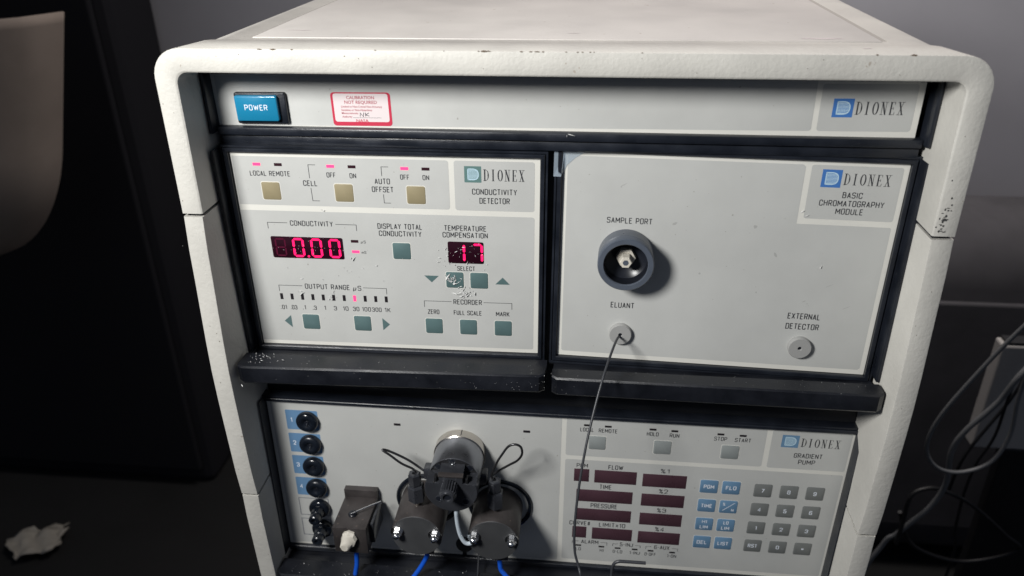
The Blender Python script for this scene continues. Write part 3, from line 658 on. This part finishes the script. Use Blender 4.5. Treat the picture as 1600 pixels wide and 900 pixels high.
for j, row in enumerate(['789', '456', '123', 'R0.']):
    for i, s_ in enumerate(row):
        x0 = 395.2+20.35*i; y0 = 55.4+19.85*j; cx, cy = x0+7, y0+6.6
        o = key(M, pump, x0, x0+14, y0, y0+13.2, 'grey_key', 'key', halo=False)
        if s_ == 'R': legend(o, [('RST', cx, cy, 7.8, 4, .17)])
        elif s_ == '.':
            bm = bmesh.new(); plate(bm, M, cx-.9, cx+.9, cy-.7, cy+.7, .4, .57); obj('lettering', bm, 'print_white', o)
        else: legend(o, [(s_, cx, cy, 2.6, 4, .17)])
# numbered inlet pads with black nuts
for k, (x0, y0) in enumerate(((14.3,9),(14.2,32.3),(14.2,55.5),(14.2,78.9),(14.3,102),(14.2,125.4))):
    if k < 4:
        bm = bmesh.new(); sheet(bm, M, rrpts(x0, x0+26.8, y0, y0+19.5, .9), .14); pd = obj('inlet_pad', bm, 'blue_pad', pump)
        bm = bmesh.new(); text(bm, M, '1234'[k], x0+4.3, y0+9.9, 2.6, 4.4, .2, .15); obj('lettering', bm, 'print_white', pd)
    else:
        bm = bmesh.new(); lines(bm, M, [(x0, y0), (x0+26, y0), (x0+26, y0+19), (x0, y0+19), (x0, y0)], .14, .65); pd = obj('inlet_outline', bm, 'print_grey', pump)
    cx, cy = x0+18.4, y0+(9.2 if k < 4 else 8.6)
    kn = bpy.data.objects.new('inlet_nut', None); COL.objects.link(kn); kn.parent = pump
    bm = bmesh.new(); lathe(bm, M, cx, cy, [(8.6, .1), (9.1, 1.4), (9.1, 3.6), (8.2, 5.2), (5.6, 6.2), (3.2, 5.4), (2.0, 4)], 40); obj('flange', bm, 'knob_black', kn, 50)
    if k < 4:
        bm = bmesh.new(); lathe(bm, M, cx, cy, [(1.9, 4.2), (1.8, 4.3)], 12); obj('bore', bm, 'port_black', kn)
        if k != 2 and k != 3:
            bm = bmesh.new(); tube(bm, [M.p(cx+.9, cy-.8, 5.2), M.p(cx+.5, cy+1, 6), M.p(cx+.1, cy+2.2, 6)], .0003, 6, 3); obj('strand', bm, 'chrome', kn, 60)
    else:
        bm = bmesh.new(); lathe(bm, M, cx, cy, [(5.6, 5), (5.3, 12), (4.6, 13), (4.9, 13.6), (4.9, 18), (4.2, 18.8), (2.3, 18.8), (1.9, 16)], 10); obj('barrel', bm, 'knob_black', kn, 30)
def plocal(x, z):       # world x, z (m) -> module mm
    v = pump.matrix_basis.inverted() @ Vector((x, 0, z)); return v.x*1000+M.w/2, M.h/2-v.z*1000
# keyhole slot
bm = bmesh.new(); kx, ky = 158.2, 143.6
sheet(bm, M, [(kx+7.6*math.cos(t*math.pi/12), ky+9*math.sin(t*math.pi/12)) for t in range(24)], .12); sheet(bm, M, [(kx-1.9, ky+5), (kx+1.9, ky+5), (kx+1.9, 155.6), (kx-1.9, 155.6)], .13); obj('keyhole_slot', bm, 'black_matt', pump)
# pump heads
for hx, hz, dep, fx in ((-.0945, -.3022, 43, -.0930), (-.0330, -.3042, 41, -.0325)):
    cx, cy = plocal(hx, hz)
    hd = bpy.data.objects.new('pump_head', None); COL.objects.link(hd); hd.parent = pump
    gx = cx+1.6 if hx < -.05 else cx+1.4
    bm = bmesh.new(); lathe(bm, M, gx, cy-.5, [(27, .05), (27.4, 1.2), (26.6, 2.4), (24.4, 2.4), (23.8, 1.4), (23.6, .3)], 56, False, False); obj('flange_ring', bm, 'knob_black', hd, 40)
    bm = bmesh.new(); lathe(bm, M, cx, cy, [(20.6, .1), (20.6, dep-1), (20.1, dep)], 56, True, False); lathe(bm, M, cx, cy, [(17.2, .3), (17.2, .4)], 8); obj('cylinder', bm, 'anodised', hd, 40)
    bm = bmesh.new(); lathe(bm, M, cx, cy, [(20.15, dep-.05), (19.9, dep+.4)], 56); obj('end_cap', bm, 'head_face', hd, 30)
    for s_ in (-1, 1):
        nx, ny = cx+s_*15.1, cy-3.1+s_*.5
        bm = bmesh.new(); lathe(bm, M, nx, ny, [(5.4, dep+.41), (5.4, dep+1.0), (4.2, dep+1.0)], 28, True, True); lathe(bm, M, nx, ny, [(3.9, dep+.9), (3.9, dep+4.2), (3.2, dep+4.8)], 6)
        lathe(bm, M, nx, ny, [(3.2, dep+4.2), (3.1, dep+5.6), (2.5, dep+7), (1.4, dep+7.9), (.2, dep+8.2)], 24); obj('acorn_nut', bm, 'chrome', hd, 35)
    # lower check valve block
    bm = bmesh.new(); plate(bm, M, cx-1.5 if hx < -.05 else cx-2, cx+11, cy+15.5, cy+29, 18, 34, 0, .8); obj('lower_valve', bm, 'anodised', hd, 30)
# vertical check valves (world axes)
def inpump(name, bm, m, smooth=35, par=None):
    bm.transform(pump.matrix_basis.inverted()); return obj(name, bm, m, par or pump, smooth)
for vx, vy, zt, fl in ((-.0950, -.0300, -.2806, 0), (-.0318, -.0275, -.2843, 1)):
    cv = bpy.data.objects.new('check_valve', None); COL.objects.link(cv); cv.parent = pump
    bm = bmesh.new(); lathez(bm, vx, vy, [(.0024, zt-.008), (.0024, zt+.004)], 14); inpump('thread', bm, 'steel', 35, cv)
    bm = bmesh.new(); lathez(bm, vx, vy, [(.0058, zt+.0035), (.0068, zt+.0045), (.0068, zt+.018), (.0060, zt+.0192)], 6); inpump('hex_body', bm, 'gun_metal', 30, cv)
    bm = bmesh.new(); lathez(bm, vx-.0003, vy, [(.0046, zt+.0190), (.0046, zt+.0205), (.0052, zt+.0206), (.0052, zt+.0300), (.0044, zt+.0308), (.0020, zt+.0308), (.0016, zt+.0290)], 6); inpump('gland_nut', bm, 'gun_metal', 30, cv)
    bm = bmesh.new(); sx = 1 if not fl else -1
    box(bm, min(vx+sx*.0065, vx+sx*.0180), max(vx+sx*.0065, vx+sx*.0180), vy+.001, vy+.011, zt+.0235, zt+.0335, .0012); inpump('side_fitting', bm, 'gun_metal', 35, cv)
# steel capillary loops
bm = bmesh.new(); tube(bm, [(-.0945,-.0300,-.2510),(-.0955,-.0305,-.2458),(-.1048,-.031,-.2401),(-.1134,-.031,-.2326),(-.1190,-.0300,-.2290),(-.1162,-.0285,-.2301),(-.1074,-.028,-.2346),(-.0986,-.0275,-.2403),(-.0904,-.027,-.2475),(-.085,-.0270,-.2520)], .00095, 10, 8); inpump('capillary_loop', bm, 'wire_steel', 60)
bm = bmesh.new(); tube(bm, [(-.0322,-.0275,-.2550),(-.0342,-.028,-.2487),(-.0295,-.028,-.2356),(-.0259,-.028,-.2285),(-.0208,-.028,-.2201),(-.0154,-.028,-.2176),(-.0110,-.028,-.2200),(-.0103,-.028,-.2267),(-.0140,-.026,-.2345),(-.0206,-.024,-.2410),(-.0290,-.022,-.2490),(-.0350,-.021,-.2550)], .00095, 10, 8); inpump('capillary_loop', bm, 'wire_steel', 60)
# central damper: steel collar, dark cylinder, drilled end plate
cx, cy = plocal(-.0630, -.2482)
mt = bpy.data.objects.new('pulse_damper', None); COL.objects.link(mt); mt.parent = pump
bm = bmesh.new(); lathe(bm, M, cx, cy, [(20.6, .1), (20.8, .6), (20.8, 8.6), (20.2, 9.2), (19.2, 9.2)], 72); obj('steel_collar', bm, 'steel', mt, 35)
bm = bmesh.new(); plate(bm, M, cx+1.5, cx+2.1, cy-20.95, cy-20.5, .5, 7.5); obj('collar_joint', bm, 'black_matt', mt)
bm = bmesh.new(); lathe(bm, M, cx, cy, [(19.9, 9), (19.9, 34.4), (19.5, 35.0)], 72, True, False); obj('cylinder', bm, 'dark_steel', mt, 35)
bm = bmesh.new(); lathe(bm, M, cx, cy, [(19.5, 35.0), (19.1, 35.2), (18.6, 34.6)], 72, False, True); obj('cylinder_rim', bm, 'wire_steel', mt, 35)
D1, D0 = 34.6, 49.0
# end block: a disc cut away at the upper left and right, with a square tab between
def blk(k, d):
    pts = []
    a0 = math.asin(7/20.5)
    for i in range(41):
        t = math.pi-a0+(math.pi+2*a0)*i/40; pts.append((20.5*k*math.cos(t), 20.5*k*math.sin(t)))
    pts += [(9.2*k, 7*k), (9.2*k, 14.5*k), (-9.2*k, 14.5*k), (-9.2*k, 7*k)]
    return [M.p(cx+x, cy-z, d) for x, z in pts]
bm = bmesh.new(); loft(bm, [blk(1, D1), blk(1, D0-.7), blk(.965, D0)]); obj('end_block', bm, 'gun_metal', mt, 30)
for hx_, hz_, rr, dd in ((-1.0, 16.3, 2.6, D1), (-12.6, 10.6, 2.8, D1), (12.6, 11.0, 2.8, D1), (-9.4, -8.2, 2.7, D0), (11.2, -9.6, 2.9, D0)):
    bm = bmesh.new(); lathe(bm, M, cx+hx_, cy-hz_, [(rr+.4, dd+.05), (rr, dd+.3), (rr-.3, dd+.1)], 24, False, False); obj('hole_rim', bm, 'gun_metal', mt, 40)
    bm = bmesh.new(); lathe(bm, M, cx+hx_, cy-hz_, [(rr-.2, dd+.08), (rr-.25, dd+.09)], 20); obj('screw_hole', bm, 'port_black', mt, 40)
for hx_, hz_, rr, dd, m_ in ((-.6, 14.6, 1.1, D1+.2, 'chrome'), (1.0, 15.6, .6, D1+.4, 'chrome'), (-13.2, 6.8, .9, D0-.6, 'steel'), (13.4, 6.2, .9, D0-.6, 'steel'), (-8.2, -9.6, .7, D0, 'chrome')):
    bm = bmesh.new(); lathe(bm, M, cx+hx_, cy-hz_, [(rr, dd), (rr*.8, dd+.5), (.2, dd+.7)], 10); obj('screw', bm, m_, mt, 40)
for sx in (-1, 1):
    bm = bmesh.new(); plate(bm, M, cx+sx*12-.9, cx+sx*12+.9, cy-11.6, cy-6.9, D0-6, D0-1, 0, .3); obj('bracket_leg', bm, 'wire_steel', mt, 30)
bm = bmesh.new(); plate(bm, M, cx-9.6, cx+9.6, cy-15.0, cy-13.4, D0-3.5, D0+.8, 0, .3); obj('clamp_bar', bm, 'anodised', mt, 30)
ny = cy-5.2
bm = bmesh.new(); n = 40; lp = []
for d_, k_ in ((D0, .86), (D0+.8, 1), (D0+10.8, 1), (D0+11.6, .9)):
    lp.append([M.p(cx-.6+(6.6 if i % 2 else 5.5)*k_*math.cos(2*math.pi*i/n), ny+(6.6 if i % 2 else 5.5)*k_*math.sin(2*math.pi*i/n), d_) for i in range(n)])
loft(bm, lp); obj('knurled_nut', bm, 'gun_metal', mt, 20)
bm = bmesh.new(); lathe(bm, M, cx-.6, ny, [(5.6, D0+11.5), (5.3, D0+13.2), (4.8, D0+13.8), (3.3, D0+13.8), (3.0, D0+12)], 32, False, False); obj('nut_rim', bm, 'gun_metal', mt, 35)
bm = bmesh.new(); lathe(bm, M, cx-.6, ny, [(3.1, D0+12.2), (3.0, D0+12.3)], 20); obj('bore', bm, 'port_black', mt)
# bleed valve block on the left
vx0, vx1 = -.1636, -.1357
bv = bpy.data.objects.new('bleed_valve', None); COL.objects.link(bv); bv.parent = pump
bm = bmesh.new(); box(bm, vx0-.0003, vx1+.0003, -.0072, .002, -.3005, -.2922, .0004); inpump('valve_back_plate', bm, 'anodised', 35, bv)
bm = bmesh.new(); box(bm, vx0, vx1, -.0437, .001, -.3262, -.2998, .0005); inpump('valve_body', bm, 'anodised', 35, bv)
bm = bmesh.new(); box(bm, vx1-.001, vx1+.0032, -.034, -.006, -.3235, -.3030, .0008); inpump('valve_side', bm, 'gun_metal', 35, bv)
nz = -.2997
bm = bmesh.new(); lathez(bm, -.1508, -.0278, [(.0038, nz-.001), (.0036, nz+.0012), (.0030, nz+.0018)], 14); inpump('stem_socket', bm, 'port_black', 35, bv)
bm = bmesh.new(); tube(bm, [(-.1515,-.0300,-.2972),(-.1478,-.0285,-.2962)], .0018, 10, 2); inpump('stem_holder', bm, 'port_black', 50, bv)
bm = bmesh.new(); tube(bm, [(-.1478,-.0285,-.2960),(-.1385,-.0222,-.2950),(-.1294,-.0165,-.2942)], .00062, 10, 3); inpump('lever_pin', bm, 'chrome', 60, bv)
bm = bmesh.new()
lps = []
for yy, zz, xx, rr in ((-.0437,-.3080,-.1495,.0058),(-.0458,-.3088,-.1497,.0066),(-.0480,-.3100,-.1500,.0060),(-.0490,-.3112,-.1512,.0048),(-.0512,-.3130,-.1522,.0040),(-.0520,-.3134,-.1524,.0030)):
    lps.append([(xx+rr*math.cos(2*math.pi*i/8), yy, zz+rr*1.12*math.sin(2*math.pi*i/8)) for i in range(8)])
loft(bm, lps); inpump('nylon_plug', bm, 'ivory', 30, bv)

# ================================================================== tubing and loose things
def tubing(name, pts, r, m, label, cat='tube', grp=None, r1=None):
    bm = bmesh.new(); tube(bm, pts, r, 12, 8, r1=r1); return tag(obj(name, bm, m, smooth=60), label, cat, grp)
tubing('plastic_tube', [(-.0597,-.040,-.2600),(-.0600,-.046,-.2691),(-.0601,-.046,-.2790),(-.0593,-.046,-.2889),(-.0576,-.046,-.2975),(-.0542,-.046,-.3040),(-.0496,-.045,-.3050),(-.0460,-.040,-.3035)],
       .00165, 'tube_white', 'milky white bent tube between the central damper and the right pump head')
tubing('capillary_tube', [(.0602,.004,-.1335),(.0593,-.003,-.1325),(.0572,-.014,-.1293),(.0543,-.027,-.1292),(.0489,-.045,-.1376),(.0432,-.060,-.1557),(.0378,-.075,-.1797),(.0341,-.087,-.2061),(.0324,-.095,-.2305),(.0330,-.100,-.2492),(.0361,-.104,-.2599),(.0392,-.108,-.2706),(.050,-.095,-.33),(.062,-.06,-.40),(.07,-.045,-.50)],
       .00088, 'capillary', 'long thin dark grey tube drooping from the eluant disc across the pump panel')
tubing('drain_rod', [(.0600,-.055,-.3630),(.0595,-.080,-.3350),(.0588,-.110,-.2900),(.0581,-.130,-.2534),(.0576,-.1305,-.2350),(.0584,-.131,-.2275),(.0610,-.131,-.2247),(.066,-.131,-.2243),(.0786,-.131,-.2243)],
       .00105, 'capillary', 'dark bent hook of wire rising blurred at the bottom edge right of centre', 'rod')
G1 = 'blue tubes under the pump heads'
tubing('blue_tube', [(-.1500,-.030,-.3255),(-.1515,-.030,-.3423),(-.1520,-.031,-.3527),(-.1540,-.034,-.3650),(-.155,-.044,-.385),(-.155,-.046,-.45)], .0020, 'tube_blue', 'blue tube running straight down from the square valve block', grp=G1)
tubing('blue_tube', [(-.0880,-.027,-.3280),(-.0915,-.029,-.3410),(-.0945,-.030,-.3475),(-.0981,-.032,-.3533),(-.1043,-.036,-.3620),(-.112,-.045,-.375),(-.115,-.047,-.45)], .0020, 'tube_blue', 'blue tube slanting left from beneath the left pump head', grp=G1)
tubing('blue_tube', [(-.0300,-.027,-.3300),(-.0290,-.029,-.3440),(-.0278,-.030,-.3488),(-.0235,-.032,-.3530),(-.0180,-.035,-.3580),(-.008,-.044,-.370),(-.004,-.047,-.45)], .0020, 'tube_blue', 'blue tube slanting right from beneath the right pump head', grp=G1)
tubing('thin_capillary', [(-.0505,-.003,-.3510),(-.0500,-.012,-.3560),(-.0490,-.024,-.3612),(-.047,-.0415,-.3660),(-.044,-.044,-.42)], .0007, 'capillary', 'hair thin dark tube coming out of the keyhole slot between the pump heads')
# cart that carries the instrument, below the picture
t = empty('equipment_cart', (.010, .18, -1.1), 'black steel cart carrying the white instrument cabinet', 'cart')
bm = bmesh.new(); box(bm, -.21, .21, -.2, .2, .57, .599, .003); obj('shelf', bm, 'dark_cabinet', t)
for sx in (-.19, .19):
    for sy in (-.18, .18):
        bm = bmesh.new(); box(bm, sx-.012, sx+.012, sy-.012, sy+.012, 0, .5695); obj('leg', bm, 'dark_cabinet', t)
# white crumbs and shavings
bm = bmesh.new(); rng = random.Random(5)
def shard(c, sz, n, el=1):
    a = rng.uniform(0, 6.283); u = Vector((math.cos(a), 0, math.sin(a))); v = Vector((-math.sin(a), rng.uniform(-.4, .4), math.cos(a))); c = Vector(c)
    l, w = sz*el, sz*rng.uniform(.18, .4)
    k = n
    P = [c-u*l, c-u*l*.2+v*w, c+u*l*.5+v*w*.6+Vector((0, -sz*.5, 0)), c+u*l, c+u*l*.2-v*w]
    vs = [bm.verts.new(p) for p in P]+[bm.verts.new(c+Vector((0, -sz*.35, 0)))]
    for i in range(5): bm.faces.new((vs[i], vs[(i+1) % 5], vs[5]))
def onmod(t, Mw, Mh, x, y, d): return t.matrix_basis @ Vector(((x-Mw/2)/1000, -d/1000, (Mh/2-y)/1000))
for cx, cy, sx, sy, n, sz in ((151,94,3.0,2.0,10,.0016),(160,105,3.5,2.0,10,.0017),(162,74,7,4,12,.0008),(151,94,3.5,2.2,16,.0009),(160,105,4,2.5,20,.0010),(146,76,3,6,12,.0008),(60,112,2,3,9,.0009),(37,109,1.5,.8,4,.0010),(66,100,8,5,5,.0005),(45,72,16,5,30,.0004),(161,72,7,5,14,.0005),(80,86,20,10,6,.0007),(78,80,1,1,3,.0011),(97,84,1,1,1,.0009),(57,42,3,.5,2,.0008),(110,75,60,45,20,.00035)):
    for i in range(n): shard(onmod(det, 213.6, 155.5, cx+rng.gauss(0, sx), cy+rng.gauss(0, sy), rng.uniform(.5, .9)), sz*rng.uniform(.5, 1.4), 5, rng.choice((1, 1, 1.6)))
for i in range(6): shard(onmod(bcm, 221.3, 156.6, rng.uniform(60, 210), rng.uniform(30, 140), .4), .0005*rng.uniform(.5, 1.3), 5)
for x, y in ((160, 35), (163, 38)): shard(onmod(bcm, 221.3, 156.6, x, y, .4), .0012, 5, 1.4)
shard(onmod(bcm, 221.3, 156.6, 178, 74, .6), .0013, 5); shard((-.215+.001, -.0470, -.163), .0016, 5)
shard((.021, -.006, .0175), .0018, 5, 1.6); shard((.018, -.0062, .0172), .0012, 5)
for i in range(26): shard((-.214+abs(rng.gauss(0, .012)), rng.uniform(-.036, -.021), -.1500), .0008*rng.uniform(.4, 1.3), 5, 1.5)
for i in range(90):
    x = rng.uniform(-.215, .235); shard((x, rng.uniform(-.037, -.0205), -.1502 if x < .008 else -.1512), .00028*rng.uniform(.4, 1.5), 5)
for i in range(60):
    x = rng.choice((rng.gauss(-.06, .02), rng.gauss(-.005, .02))); shard((x, rng.uniform(-.040, -.0315), -.1535-rng.random()*.008), .0003, 5)
for i in range(60): shard((rng.uniform(-.215, .02), rng.uniform(-.038, -.021), -.3617), .0006*rng.uniform(.4, 1.5), 5)
tag(obj('crumbs', bm, 'crumb', recalc=False), 'scattered white crumbs and shavings', 'debris', kind='stuff')
